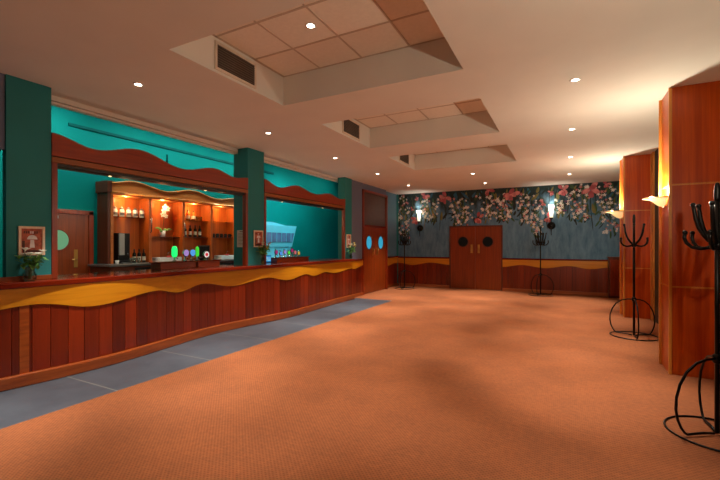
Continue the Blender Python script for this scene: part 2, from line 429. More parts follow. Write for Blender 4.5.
# stepped edge over the bar
b.box(-5.55, -5.5, YF, BACK, 3.24, 3.8); b.box(-5.62, -5.55, YF, BACK, 3.21, 3.8)
ceiling = struct(b.build('ceiling', ['ceil'], normals=False), 'cream plaster ceiling with three recessed trays')
b = MB(); b.box(XB, -5.62, YF, BACK, 4.0, 4.06); b.box(-5.62, -5.56, YF, BACK, 3.78, 4.06)
struct(b.build('ceiling_bar', ['ceil']), 'higher ceiling above the bar')
for i, (y0, y1) in enumerate(TY):
    b = MB()
    b.face([(TX[0], y0, CEIL), (TX[0], y1, CEIL), (TX[0], y1, TZ), (TX[0], y0, TZ)])
    b.face([(TX[1], y0, CEIL), (TX[1], y0, TZ), (TX[1], y1, TZ), (TX[1], y1, CEIL)])
    b.face([(TX[0], y0, CEIL), (TX[0], y0, TZ), (TX[1], y0, TZ), (TX[1], y0, CEIL)])
    b.face([(TX[0], y1, CEIL), (TX[1], y1, CEIL), (TX[1], y1, TZ), (TX[0], y1, TZ)])
    b.build('tray_side', ['ceil'], ceiling, normals=False)
    b = MB(); b.box(TX[0], TX[1], y0, y1, TZ, TZ + 0.03)
    b.build('tile_panel', ['tile_panel'], ceiling)
    b = MB()
    for x in (-2.68, -2.10, -1.51): b.box(x - 0.010, x + 0.010, y0, y1, TZ - 0.005, TZ)
    for q in (y1 - 0.55, y1 - 1.13): b.box(TX[0], TX[1], q - 0.012, q + 0.012, TZ - 0.004, TZ)
    b.box(TX[0], TX[0] + 0.03, y0, y1, TZ - 0.004, TZ); b.box(TX[0], TX[1], y1 - 0.02, y1, TZ - 0.004, TZ)
    b.build('tile_grid', ['grid'], ceiling)

# rear wall with the mural paper; printed flowers are a flat layer of it
b = MB(); b.box(XB, XR + 0.3, BACK, BACK + 0.12, 0, 4.06)
wall_back = struct(b.build('wall_back', ['paper']), 'far wall with teal floral mural paper')
fl = MB(); YP = [BACK - 0.002]
def lay():
    YP[0] -= 0.000004; return YP[0]
def petal(x, z, ang, L, W, mi):
    y = lay(); c, s_ = math.cos(ang), math.sin(ang)
    out = [(0, 0), (0.25, 0.35), (0.6, 0.5), (0.9, 0.3), (1, 0), (0.9, -0.3), (0.6, -0.5), (0.25, -0.35)]
    fl.face([(x + u * L * c - v * W * s_, y, z + u * L * s_ + v * W * c) for u, v in out], mi)
def blossom(x, z, r, mi, n=5, rot=None):
    rot = random.random() * 6 if rot is None else rot
    for k in range(n): petal(x, z, rot + 2 * PI * k / n, r, r * 0.42, mi)
def spray(x0, z0, x1, z1, wid, n):
    for k in range(n * 2):
        t = random.random() ** 0.8
        petal(x0 + (x1 - x0) * random.random(), z0 + (z1 - z0) * t, -PI / 2 + random.uniform(-0.9, 0.9), random.uniform(0.10, 0.24), random.uniform(0.03, 0.06), random.choice([3, 3, 4, 6]))
    for k in range(int(n * 2.3)):
        t = (k / 2.3 + random.random()) / n
        x = x0 + (x1 - x0) * (0.5 + (random.random() - 0.5) * (1.45 - 0.6 * t)) + (x1 - x0) * 0.25 * (t - 0.5)
        z = z0 + (z1 - z0) * t
        blossom(x, z, random.uniform(0.03, 0.06), 0 if random.random() < 0.85 else 1)
MAT_P = ['p_white', 'p_pink', 'p_deep', 'p_green', 'p_dark', 'p_violet', 'p_olive', 'p_blue']
for k in range(170):                                   # printed foliage hanging from the ceiling line
    x = random.uniform(-5.4, 1.5); z = CEIL - random.random() ** 2 * 0.9
    petal(x, z, -PI / 2 + random.uniform(-0.8, 0.8), random.uniform(0.15, 0.38), random.uniform(0.05, 0.11), random.choice([4, 4, 4, 3, 6, 7]))
for k in range(70):                                    # long thin trailing leaves
    x = random.uniform(-5.4, 1.4); z = random.uniform(2.6, 3.25)
    petal(x, z, -PI / 2 + random.uniform(-0.12, 0.12), random.uniform(0.3, 0.8), 0.025, random.choice([3, 6, 4, 4, 7]))
for k in range(22):
    petal(random.uniform(-5.2, 1.3), random.uniform(2.2, 3.0), random.uniform(-0.5, 0.5), random.uniform(0.1, 0.2), 0.05, random.choice([5, 7, 5, 4]))
SP = [(-5.38, 3.28, -4.98, 1.72, 24), (-4.55, 3.1, -3.95, 2.35, 15), (-3.4, 3.07, -2.9, 2.14, 18), (-2.45, 3.11, -1.62, 2.3, 26), (-1.86, 2.95, -1.53, 2.27, 10),
      (-1.3, 3.11, -1.04, 2.19, 12), (-0.96, 3.03, -0.62, 1.78, 18), (-0.24, 2.85, -0.02, 2.44, 7), (0.1, 3.28, 0.6, 2.24, 22), (0.9, 3.2, 1.35, 1.81, 24), (-3.1, 2.9, -2.75, 2.25, 8)]
for x0, z0, x1, z1, n in SP: spray(x0, z0, x1, z1, 0.4, n)
PK = [(-4.35, 3.22, 1), (-3.63, 3.08, 1.5), (-4.72, 2.35, 1.1), (-2.55, 2.36, 1.2), (-2.23, 3.24, 1.2), (-1.54, 3.1, 1.6), (-0.07, 3.13, 1.2), (0.65, 3.08, 1.6),
      (-0.44, 2.3, 1), (1.06, 3.24, 0.8), (-0.39, 3.06, 0.6), (-0.6, 2.76, 0.6), (-4.67, 3.1, 0.5), (-4.86, 2.75, 0.5)]
for x, z, s_ in PK:
    s_ *= .74
    for k in range(7):
        a = random.uniform(-2.8, -0.3) if k < 5 else random.uniform(0.1, 3.0)
        petal(x + random.uniform(-.05, .05) * s_, z + random.uniform(-.02, .06) * s_, a, 0.2 * s_, 0.12 * s_, 1 if k % 3 else 2)
    for k in range(3): petal(x + random.uniform(-.06, .06) * s_, z - 0.05 * s_, -PI / 2 + random.uniform(-.4, .4), 0.14 * s_, 0.06 * s_, 2)
fl.build('floral_print', MAT_P, wall_back, normals=False)

# panelling along the far wall
amb_back = wave([(-5.3, .82), (-4.85, .755), (-4.15, .855), (-3.5, .79), (-1.8, .765), (-1.2, .84), (-.55, .76), (.1, .84), (.65, .765), (1.2, .83)])
def dado_x(x0, x1, n):
    d = MB(); x = x0
    d.box(x0, x1, BACK - 0.012, BACK, 0, 1.0, 1)
    while x < x1 - 0.01:
        e = min(x + 0.165, x1); d.box(x + 0.003, e - 0.003, BACK - 0.03, BACK - 0.012, 0, 0.95); x = e
    o = struct(d.build('trim_%d' % n, ['plank_x', 'groove']), 'cherry panelling of the far wall %s the double doors' % ('left of' if n == 1 else 'right of'))
    MB().strip_x(rng(x0, x1, 0.05), BACK - 0.045, 0.015, amb_back, K(1.0)).build('wavy_band', ['amber_x'], o)
    MB().box(x0, x1, BACK - 0.07, BACK, 1.0, 1.05).build('dado_rail', ['cherry_x'], o, 0.006)
    MB().box(x0, x1, BACK - 0.055, BACK, 0, 0.09).build('skirting', ['skirt_x'], o, 0.006)
dado_x(-5.42, -3.50, 1); dado_x(-1.78, XR, 2)

# far double doors
d = thing('door_1', None, None, (-2.64, BACK, 0)); struct(d, 'cherry double doors with dark round windows in the far wall')
b = MB(); b.box(-0.86, -0.81, -0.05, 0, 0, 2.1); b.box(0.81, 0.86, -0.05, 0, 0, 2.1); b.box(-0.86, 0.86, -0.05, 0, 2.06, 2.11)
b.build('door_frame', ['cab_dark'], d, 0.004)
for sx in (-1, 1):
    lf = MB(); x0, x1 = (-0.81, -0.003) if sx < 0 else (0.003, 0.81)
    lf.box(x0, x1, -0.035, 0, 0.01, 2.06); leaf = lf.build('door_leaf', ['door'], d, 0.003)
    cx = sx * 0.40
    MB().lathe([(0.185, -0.035), (0.185, -0.045), (0.16, -0.045), (0.16, -0.035)], (cx, 0, 1.575), 'Y', 28, caps=False).build('window_ring', ['cab_dark'], leaf)
    MB().lathe([(0.001, -0.040), (0.162, -0.040)], (cx, 0, 1.575), 'Y', 28, caps=False).build('round_window', ['door_glass_dark'], leaf)
    MB().box(sx * 0.115 - 0.035, sx * 0.115 + 0.035, -0.042, -0.034, 1.2, 1.48).build('push_plate', ['brass'], leaf, 0.002)
    h = MB(); h.tube([(sx * .115, -.042, 1.28), (sx * .115, -.09, 1.28), (sx * .115, -.09, 1.42), (sx * .115, -.042, 1.42)], 0.009); h.build('pull_handle', ['brass'], leaf)

# left wall beyond the bar, with its door
XW = -5.30
b = MB()
b.box(XW - 0.12, XW, 9.62, 10.40, 0, CEIL, 1); b.box(XW - 0.25, XW - .13, 12.10, BACK, 0, CEIL, 0); b.box(XW - 0.12, XW, 10.40, 12.10, 3.10, CEIL, 1)
b.box(XW - .13, XW - .08, BACK - 0.06, BACK, 0, CEIL, 2)
wl = struct(b.build('wall_left', ['blue_grey', 'mauve', 'teal']), 'blue grey left wall beyond the end of the bar')
amb_l1 = wave([(9.4, .86), (9.75, .80), (10.4, .88)]); amb_l2 = wave([(12.1, .80), (12.45, .75), (13.0, .82), (13.4, .80)])
for n, (y0, y1, fn, xq) in enumerate([(9.46, 10.32, amb_l1, XW), (12.18, BACK - 0.06, amb_l2, XW - .13)]):
    d = MB(); d.box(xq, xq + 0.012, y0, y1, 0, 1.0, 1); y = y0
    while y < y1 - 0.01:
        e = min(y + 0.165, y1); d.box(xq + 0.012, xq + 0.03, y + 0.003, e - 0.003, 0, 0.95); y = e
    o = struct(d.build('trim_%d' % (n + 3), ['plank', 'groove']), ['cherry panelling between bar end and side door', 'cherry panelling between side door and far corner'][n])
    MB().strip(rng(y0, y1, 0.05), K(xq + 0.045), 0.015, fn, K(1.02)).build('wavy_band', ['amber'], o)
    MB().box(xq, xq + 0.07, y0, y1, 1.02, 1.07).build('dado_rail', ['cherry_y'], o, 0.006)
    MB().box(xq, xq + 0.055, y0, y1, 0, 0.09).build('skirting', ['skirt'], o, 0.006)
d = thing('door_2', None, None, (XW, 11.25, 0)); struct(d, 'tall side doors with two glowing oval windows and a brown transom')
b = MB(); b.box(-.10, .04, -0.90, -0.82, 0, 3.12); b.box(-.10, .04, 0.82, 0.90, 0, 3.12); b.box(-.10, .04, -0.90, 0.90, 3.05, 3.12)
b.build('door_frame', ['cherry_z'], d, 0.005)
b = MB(); b.box(-.05, .012, -0.82, 0.82, 2.02, 2.08); b.build('transom_rail', ['cherry_y'], d, 0.004)
MB().box(-.04, -.02, -0.82, 0.82, 2.08, 3.05).build('transom_panel', ['transom'], d)
MB().box(-.02, .0, -0.80, -0.765, 2.1, 3.0).build('transom_glint', ['chrome'], d)  # bright strip stands in for a light reflection down the transom
for sy in (-1, 1):
    y0, y1 = (-0.82, -0.003) if sy < 0 else (0.003, 0.82)
    leaf = MB().box(-.05, -.01, y0, y1, 0.01, 2.02).build('door_leaf', ['door'], d, 0.003)
    yc = sy * 0.43
    ov = MB(); ov.face([(-.008, yc + 0.185 * math.cos(a), 1.545 + 0.20 * math.sin(a)) for a in [2 * PI * k / 28 for k in range(28)]])
    ov.build('oval_window', ['door_glass_cyan'], leaf)
    rg = MB(); rg.tube([(-.008, yc + 0.195 * math.cos(a), 1.545 + 0.21 * math.sin(a)) for a in [2 * PI * k / 28 for k in range(28)]], 0.014, 6, closed=True)
    rg.build('window_ring', ['cab_dark'], leaf)
    h = MB(); h.box(-.012, -.006, sy * .15 - .03, sy * .15 + .03, 1.14, 1.38); h.tube([(-.006, sy * .15, 1.18), (.04, sy * .15, 1.18), (.04, sy * .15, 1.34), (-.006, sy * .15, 1.34)], 0.009)
    h.build('pull_handle', ['brass'], leaf)

# bar room shell
b = MB(); b.box(XB - 0.12, XB, YF, BACK, 0, 4.06); wb = struct(b.build('wall_bar', ['teal_bar']), 'bright teal wall behind the bar')
b = MB(); b.box(XB, XR + 0.3, YF - 0.12, YF, 0, 4.06); struct(b.build('wall_front', ['mauve']), 'wall behind the camera')
b = MB(); b.box(XR, XR + 0.12, YF, BACK, 0, CEIL + 0.1); struct(b.build('wall_right', ['olive']), 'dark right wall behind the wood pillars')
for n, y in enumerate((9.46, 5.46, 1.46)):
    struct(MB().box(XR - 0.03, XR, y, y + 0.21, 0, CEIL).build('trim_%d' % (n + 5), ['trim']), 'pale oak jamb on the right wall beside the %s pillar' % ('farther', 'nearer', 'nearest')[n])
# plain beam and lower part of the left wall before the bar's first pilaster
struct(MB().box(-5.6, -5.27, YF, 1.98, 2.5, CEIL).build('trim_8', ['mauve']), 'mauve grey beam at the left edge above the bar')
o = MB().box(XB + 0.001, XB + 0.03, 3.84, 9.4, 3.605, 3.655).build('cable_trunking', ['teal_dark']); tag(o, 'long dark teal trunking running along the teal wall above the bar', 'trunking')
o = MB().tube([(XB + 0.02, 5.80, 3.30), (XB + 0.02, 5.80, 3.48)], 0.018).build('wall_conduit', ['teal_dark']); tag(o, 'short upright dark conduit on teal wall above the bar', 'conduit')

# teal pilasters
for y0, y1, x0, nm in ((1.985, 2.40, -5.33, 'first teal pilaster, with the large framed poster, left edge of the bar'), (5.57, 6.02, -5.60, 'middle teal pilaster between the two bar openings'), (9.24, 9.62, -5.47, 'far teal pilaster where the bar ends')):
    p = thing('pilaster', nm, 'pilaster', (0, 0, 0))
    MB().prism([(-5.25, y0), (-5.25, y1), (x0, y1), (x0, y0)], 'Z', 1.10, 3.205).build('shaft', ['teal'], p)
    MB().box(max(x0, -5.495), -5.25, y0, y1, 3.205, CEIL - .001).build('shaft_top', ['teal'], p)
    MB().box(x0 + .01, -5.27, y0 + 0.02, y1 - 0.02, 0, 1.10).build('footing', ['teal'], p)

# ------------------------------------------------------------------ the long bar
def xw(y): return 0.5 + 0.5 * math.cos(2 * PI * (y - 2.8) / 3.9) if y < 7.0 else 0.5 + 0.5 * math.cos(2 * PI * 4.2 / 3.9) * max(0, 1 - (y - 7.0) / 1.5)
def xf(y): return -5.235 + 0.20 * xw(y)
def xt(y): return -5.10 + 0.09 * xw(y)
Y0, Y1 = 0.0, 9.44
bar = thing('bar_counter', 'long cherry wood bar counter with wavy amber band along the left', 'bar counter', (0, 0, 0))
amb = wave([(0, .80), (.7, .85), (1.4, .77), (2.16, .85), (2.75, .755), (3.61, .845), (4.02, .775), (4.52, .855), (5.15, .76), (5.93, .85), (6.5, .765), (7.15, .84), (7.5, .775), (8.0, .83), (8.51, .775), (9.44, .845)])
b = MB()
b.strip(rng(Y0, Y1, 0.06), lambda y: xf(y) - 0.016, 0.03, K(0.0), K(1.04), 1)
y = Y0
while y < Y1 - 0.01:
    e = min(y + 0.165, Y1)
    b.strip([y + 0.003, y + 0.03, y + 0.0825, y + 0.135, e - 0.003] if e - y > 0.14 else [y + .003, e - .003], xf, 0.016, K(0.0), K(0.97)); y = e
b.box(-5.262, xf(Y1), Y1 - 0.005, Y1 + 0.015, 0, 1.04)
b.build('plank_front', ['plank', 'groove'], bar)
MB().strip(rng(Y0, Y1, 0.04), lambda y: xf(y) + 0.014, 0.014, amb, K(1.035)).build('wavy_band', ['amber'], bar)
MB().strip([2.04, 2.12], lambda y: xf(y) + 0.004, 0.01, K(0.1), K(0.9)).build('cover_strip', ['skirt'], bar)
MB().strip(rng(Y0, Y1 + 0.05, 0.06), lambda y: xf(y) + 0.06, 0.06, K(0), K(0.13)).build('skirting', ['skirt'], bar, 0.012)
front = [(xt(y), y) for y in rng(Y0, Y1, 0.08)]
rear = [(-5.252, 9.44), (-5.252, 9.23), (-5.85, 9.23), (-5.85, 6.03), (-5.248, 6.03), (-5.248, 5.56), (-5.85, 5.56), (-5.85, 2.41), (-5.248, 2.41), (-5.248, 1.975), (-5.85, 1.975), (-5.85, 0)]
MB().prism(front + rear, 'Z', 1.035, 1.10).build('countertop', ['cherry_y'], bar, 0.012)
MB().box(-5.249, -5.235, 0.02, 2.40, 1.10, 1.15).build('upstand', ['skirt'], bar, 0.003)
b = MB()
for y0, y1 in ((0.02, 1.97), (2.42, 5.55), (6.04, 9.22)): b.box(-5.85, -5.80, y0, y1, 0.0, 1.03)
b.build('rear_panel', ['cab_dark'], bar)

# wavy headers over the two openings
HD = [((2.40, 5.57), [(2.40, 2.785), (2.87, 2.69), (3.45, 2.81), (4.15, 2.66), (4.8, 2.775), (5.25, 2.69), (5.57, 2.73)], 'wavy cherry header and posts framing the near bar opening'),
      ((6.02, 9.24), [(6.02, 2.78), (6.47, 2.67), (7.1, 2.785), (7.8, 2.68), (8.45, 2.76), (8.95, 2.68), (9.24, 2.71)], 'wavy cherry header and posts framing the far bar opening')]
for (y0, y1), pts, lb in HD:
    h = thing('bar_opening_frame', lb, 'frame', (0, 0, 0))
    MB().strip(rng(y0 + .001, y1 - .001, 0.05), K(-5.235), 0.05, K(2.52), wave(pts)).build('header_board', ['header'], h, 0.004)
    MB().box(-5.30, -5.25, y0, y1, 2.505, 2.525).build('shadow_gap', ['groove'], h)
    MB().box(-5.32, -5.235, y0, y1, 2.445, 2.508).build('header_trim', ['trim_dark'], h, 0.004)
    MB().box(-5.34, -5.27, y0 + 0.06, y1 - 0.06, 2.41, 2.446).build('shutter_slot', ['black'], h)
    for q in (.24, .74):  # near opening's pair is added to brighten the cabinet and its crown
        yq = y0 + (y1 - y0) * q
        MB().lathe([(.016, 2.405), (.02, 2.411)], (-5.42, yq, 0), n=16).build('soffit_lamp', ['niche_lens'], h)
        lamp('SPOT', 'soffit_light', h, (-5.42, yq, 2.38), SOFFIT_W * (1 if y0 < 3 else .25), (1, .86, .68), .03, (0, math.radians(70), 0), spot_size=math.radians(64), spot_blend=.8)
    MB().box(-5.47, -5.30, y0 + .005, y1 - .005, 2.41, 2.445).build('soffit', ['cab_dark'], h, .003)
    for ya in (y0, y1 - 0.06):
        MB().box(-5.32, -5.24, ya, ya + 0.06, 1.101, 2.446).build('post', ['cherry_z'], h, 0.004)

# door in the bar's rear wall
d = thing('door_3', None, None, (XB, 3.72, 0)); struct(d, 'bar door with pale green round window')
b = MB(); b.box(0, .06, -.52, -.44, 0, 2.1); b.box(0, .06, .44, .52, 0, 2.1); b.box(0, .06, -.52, .52, 2.03, 2.11); b.build('door_frame', ['cherry_z'], d, 0.004)
leaf = MB().box(.0, .03, -.44, .44, 0.01, 2.03).build('door_leaf', ['door'], d)
MB().lathe([(0.001, .036), (0.18, .036)], (0, -0.06, 1.57), 'X', 28, caps=False).build('round_window', ['door_glass_green'], leaf)
MB().lathe([(0.175, .03), (0.175, .042), (0.19, .042), (0.19, .03)], (0, -0.06, 1.57), 'X', 28, caps=False).build('window_ring', ['cherry_z'], leaf)
MB().box(.03, .038,   .20, .26, 1.08, 1.40).build('handle_plate', ['brass'], leaf)
hb = MB(); hb.tube([(.038, .23, 1.22), (.08, .23, 1.22), (.08, .15, 1.22)], 0.01); hb.build('lever_handle', ['brass'], leaf)
MB().box(.03, .075, -.3, -.06, 1.94, 1.99).build('door_closer', ['steel'], leaf, 0.004)

# ------------------------------------------------------------------ back bar cabinet
XC, CY0, CY1 = -7.50, 4.38, 7.95
cabt = thing('back_bar_cabinet', 'lit cherry display cabinet with wavy crown behind the bar', 'cabinet', (0, 0, 0))
MB().box(XB + .005, XB + .03, CY0, CY1, 1.13, 2.48).build('back_panel', ['cab'], cabt)
MB().box(XB + .005, XC, CY0 - .05, CY0, 1.13, 2.54).build('side_panel', ['cab_dark'], cabt, 0.004)
MB().box(XB + .005, XC, CY1, CY1 + .05, 1.13, 2.54).build('side_panel', ['cab_dark'], cabt, 0.004)
divs = [CY0, 5.17, 5.96, 6.74, 7.55, CY1]
for k, y in enumerate(divs):
    w = 0.05 if k in (0, 5) else 0.06
    a = y if k == 0 else (y - w if k == 5 else y - w / 2)
    MB().box(XB + .03 if 0 < k < 5 else XC - .03, XC + .015, a, a + w, 1.13, 2.42).build('divider', ['cab_trim' if k == 0 else 'cab'], cabt, 0.004)
MB().box(XB + .005, XC + .01, CY0, CY1, 2.42, 2.46).build('top_board', ['cab_trim'], cabt, 0.004)
crown = wave([(4.38, 2.66), (4.80, 2.73), (5.52, 2.62), (6.18, 2.72), (6.9, 2.60), (7.5, 2.66), (7.95, 2.6)])
MB().strip(rng(CY0, CY1, 0.05), K(XC + .02), 0.05, K(2.46), lambda y: crown(y) - .02).build('crown_board', ['crown'], cabt)
b = MB(); b.tube([(XC + .025, y, crown(y) - .02) for y in rng(CY0, CY1, .05)], 0.02, 8); b.tube([(XC + .025, y, 2.47) for y in (CY0, CY1)], 0.018, 8); b.tube([(XC + .022, y, crown(y) - .055) for y in rng(CY0 + .06, CY1, .05)], 0.006, 6)
b.build('crown_moulding', ['trim'], cabt)
b = MB(); b.box(XB + .005, XC + .05, CY0 - .08, CY0, 2.46, 2.67); b.build('crown_end', ['cab_dark'], cabt, 0.004)
SH = {0: [2.03], 1: [1.655], 2: [2.045, 1.665], 3: [1.665, 2.05], 4: [1.665]}
for k, zs in SH.items():
    for z in zs:
        MB().box(XB + .03, XC - .08, divs[k] + .03, divs[k + 1] - .03, z - .012, z).build('glass_shelf', ['glass' if z > 2 else 'cab_dark'], cabt)
for k in (1, 2):
    z0 = 1.73 if k == 1 else 1.66
    hh = MB(); hh.tube([(XC + .015, divs[k], z0), (XC + .05, divs[k], z0 + .02), (XC + .05, divs[k], z0 + .29), (XC + .015, divs[k], z0 + .31)], 0.011)
    hh.build('bar_handle', ['chrome'], cabt)
for k in range(5):
    yc = (divs[k] + divs[k + 1]) / 2 - .08
    ln = MB(); ln.lathe([(.02, 2.414), (.02, 2.42)], (-7.54, yc, 0), n=14); o = ln.build('niche_lamp', ['niche_lens'], cabt)
    lamp('POINT', 'niche_light', cabt, (-7.53, yc, 2.37), NICHE_W, (1.0, .68, .32), 0.03)
bb = thing('back_bar_counter', 'low back counter with grey top and black fridge doors behind the bar', 'counter', (0, 0, 0))
MB().box(XB + .005, -7.12, 4.15, 8.0, 1.09, 1.128).build('worktop', ['steel'], bb, 0.004)
b = MB(); b.box(XB + .005, -7.15, 4.18, 7.98, 0, 1.09); b.build('carcass', ['cab_dark'], bb)
for k in range(4):
    y = 4.62 + k * .80
    f = MB().box(-7.15, -7.13, y, y + .78, .12, 1.06).build('fridge_door', ['black'], bb, 0.004)
    MB().tube([(-7.13, y + .70, .5), (-7.10, y + .70, .52), (-7.10, y + .70, .88), (-7.13, y + .70, .9)], .009).build('door_handle', ['steel'], f)

# ------------------------------------------------------------------ right side pillars and their bowl lights
def pillar(y0, lb):
    p = thing('wood_pillar', lb, 'pillar', (1.06, y0, 0))
    W, D = 0.49, 0.48
    MB().box(0.012, W - .005, 0.012, D - .012, 0, CEIL - .001).build('core', ['pillar'], p)
    for x, y in ((0, 0), (W - .035, 0), (-.015, D - .035)):
        MB().box(x, x + (.03 if x >= 0 else .045), y, y + .03, 0, CEIL - .002).build('corner_trim', ['trim'], p, 0.004)
    for z in (1.0, 2.17):
        b = MB(); b.box(.03, W - .035, .004, .012, z, z + .018); b.box(.004, .012, .03, D - .035, z, z + .018); b.build('rail', ['trim'], p)
    for z0, z1 in ((.01, .995), (1.023, 2.165), (2.193, CEIL - .01)):
        b = MB(); b.box(.034, W - .039, .008, .012, z0, z1); b.build('veneer_panel', ['pillar'], p)
    return p
pillar(5.67, 'nearer cherry wood pillar, behind the close black coat stand')
pillar(9.67, 'farther cherry wood pillar near the far wall')
pillar(1.67, 'cherry wood pillar out of frame beside the camera')
def bowl_light(y, lb, z=2.03, k=.9):
    t = thing('bowl_wall_light', lb, 'wall light', (1.064, y, z)); t.scale = (k, k, k)
    # half bowl: wide thin rim above a rounded body
    prof = [(.001, -.088), (.04, -.084), (.08, -.068), (.11, -.042), (.13, -.014), (.165, .006), (.235, .024)]
    b = MB(); b.lathe(prof, n=20, a0=PI / 2, a1=3 * PI / 2, caps=False);
    b.build('bowl', ['bowl'], t)
    b = MB(); b.tube([(.236 * math.cos(a), .236 * math.sin(a), .025) for a in [PI / 2 + PI * k / 20 for k in range(21)]], .006, 6); b.build('rim', ['brass'], t)
    MB().box(-.014, -.001, -.06, .06, -.10, .06).build('back_plate', ['brass'], t, .003)
    lamp('POINT', 'bowl_lamp', t, (-.15, 0, .12), BOWL_W, (1, .86, .63), .03)
    return t
bowl_light(5.92, 'glowing half bowl wall light on the nearer wood pillar')
bowl_light(9.92, 'glowing half bowl wall light on the farther wood pillar', 2.15, 1.3)
bowl_light(1.92, 'glowing half bowl wall light on the pillar beside the camera')

# torch lights on the mural
def torch(x, lb):
    t = thing('torch_wall_light', lb, 'wall light', (x, BACK - .06, 2.06))
    MB().lathe([(.001, .058), (.11, .058), (.115, .04), (.08, .015), (.03, 0), (.001, 0)], axis='Y', n=24).build('wall_disc', ['iron'], t)
    b = MB(); b.tube([(0, .01, 0), (0, -.06, .03), (0, -.09, .10), (0, -.09, .20)], .013); b.tube([(0, .0, -.05), (0, -.01, -.15), (0, -.01, -.27)], [.018, .012, .006]); b.ball((0, -.01, -.28), .014)
    b.build('arm', ['iron'], t)
    MB().lathe([(.02, .18), (.05, .20), (.06, .23), (.045, .24)], (0, -.09, 0)).build('cup', ['iron'], t)
    b = MB(); b.lathe([(.045, .235), (.052, .38), (.07, .62)], (0, -.09, 0), n=20, caps=False); b.build('glass_shade', ['torch'], t)
    lamp('POINT', 'torch_lamp', t, (0, -.09, .56), TORCH_W, (1, .92, .78), .03)
torch(-4.55, 'torch wall light on mural left of the double doors')
torch(-0.37, 'torch wall light on mural right of the double doors')

# cupboard in the far right corner
cb = thing('corner_cupboard', 'dark low wooden cupboard in the far right corner', 'cupboard', (0, 0, 0))
MB().box(1.09, 1.54, 13.0, 13.32, 0, 1.10).build('body', ['cab_dark'], cb, .004)
MB().box(1.07, 1.545, 12.98, 13.325, 1.10, 1.14).build('top', ['cab_dark'], cb, .004)
MB().box(1.12, 1.51, 12.985, 13.0, .06, 1.06).build('door', ['cherry_z'], cb, .004)

# ------------------------------------------------------------------ coat stands
def coat_stand():
    t = thing('coat_stand', 'x', 'coat stand', (0, 0, 0))
    b = MB(); b.tube([(0, 0, .02), (0, 0, 1.86)], .017, 10); b.build('pole', ['iron'], t)
    MB().lathe([(.018, 1.84), (.020, 1.86), (.0205, 1.92), (.018, 1.955), (.012, 1.978), (.0005, 1.985)], n=12).build('finial', ['iron'], t)
    for z, r in ((1.49, .036), (.60, .032)):
        b = MB(); b.lathe([(.017, z - .04), (r, z - .025), (r, z + .025), (.017, z + .04)], n=14); b.build('hub', ['iron'], t)
    b = MB(); b.tube([(.33 * math.cos(a), .33 * math.sin(a), .009) for a in [2 * PI * k / 40 for k in range(40)]], .008, 8, closed=True); b.build('base_ring', ['iron'], t)
    for k in range(3):
        a = 2 * PI * k / 3; c, s_ = math.cos(a), math.sin(a)
        pr = [(.02, .60), (.09, .597), (.18, .57), (.265, .505), (.325, .41), (.355, .31), (.36, .22), (.345, .14), (.315, .075), (.287, .038), (.262, .020), (.20, .022), (.12, .024), (.03, .016)]
        b = MB(); b.tube([(r * c, r * s_, z) for r, z in pr], .010, 8); b.build('leg', ['iron'], t)
    for k in range(6):
        a = 2 * PI * k / 6 + .524; c, s_ = math.cos(a), math.sin(a)
        pr = [(.02, 1.50), (.05, 1.525), (.085, 1.57), (.115, 1.63), (.135, 1.70), (.145, 1.77), (.15, 1.80)]
        b = MB(); b.tube([(r * c, r * s_, z) for r, z in pr], [.017, .017, .016, .016, .015, .014, .013], 8); b.ball((.152 * c, .152 * s_, 1.812), .019); b.build('upper_hook', ['iron'], t)
        pr = [(.02, 1.49), (.06, 1.47), (.11, 1.462), (.16, 1.475), (.195, 1.51), (.208, 1.55), (.205, 1.58)]
        b = MB(); b.tube([(r * c, r * s_, z) for r, z in pr], .0135, 8); b.ball((.204 * c, .204 * s_, 1.592), .0175); b.build('lower_hook', ['iron'], t)
    return t
cs = coat_stand()
for k, (x, y, rz, lb) in enumerate([(1.06, 4.04, 1.64, 'black iron coat stand closest to the camera, at the right edge'), (.995, 7.75, .56, 'black iron coat stand before the farther wood pillar'),
                                    (-.64, 12.75, .3, 'black iron coat stand right of the far double doors'), (-4.80, 12.5, .5, 'black iron coat stand in the far left corner')]):
    o = cs if k == 0 else copy_tree(cs)
    o.location = (x, y, 0); o.rotation_euler = (0, 0, rz); o['label'] = lb; o['group'] = 'black iron coat stands'
    if k:
        for ch in o.children:
            if ch.name.startswith(('upper_hook', 'lower_hook')): ch.rotation_euler.z = .37 if k == 1 else .2

# ------------------------------------------------------------------ recessed downlights
def downlight(x, y, z, lb, watts, angle=54, group='recessed ceiling downlights'):
    t = thing('recessed_downlight', lb, 'downlight', (x, y, z), 0, group)
    MB().lathe([(.037, -.004), (.052, -.006), (.056, -.001), (.037, 0)], n=20, caps=False).build('trim_ring', ['white'], t)
    MB().lathe([(.0005, -.003), (.038, -.003)], n=20, caps=False).build('lens', ['lens'], t)
    lamp('SPOT', 'down_lamp', t, (0, 0, -.03), watts, WARM, .035, spot_size=math.radians(angle), spot_blend=.9)
    return t
ordn = ['nearest the camera', 'second from the camera', 'third from the camera', 'fourth from the camera', 'farthest from the camera']
for k, y in enumerate((2.80, 5.0, 7.1, 9.2, 11.45)): downlight(-4.27, y, CEIL, 'small lit ceiling downlight in left row along the bar, ' + ordn[k], DOWN_W, 68)
for k, y in enumerate((4.93, 7.02, 9.25, 11.5)): downlight(.10, y, CEIL, 'small lit ceiling downlight in right row near the pillars, ' + (ordn[k] if k < 3 else ordn[4]), DOWN_W)
for k, y in enumerate((10.28, 12.04)): downlight(-2.09, y, CEIL, 'small lit ceiling downlight before the double doors, ' + ('nearer one' if k == 0 else 'closest to the far wall'), DOWN_W)
for k, (y, n) in enumerate(((3.255, 'nearest'), (5.82, 'middle'), (8.34, 'farthest'))): downlight(-2.24, y, TZ - .001, 'small lit downlight among the tiles of the %s ceiling tray' % n, TRAY_W)
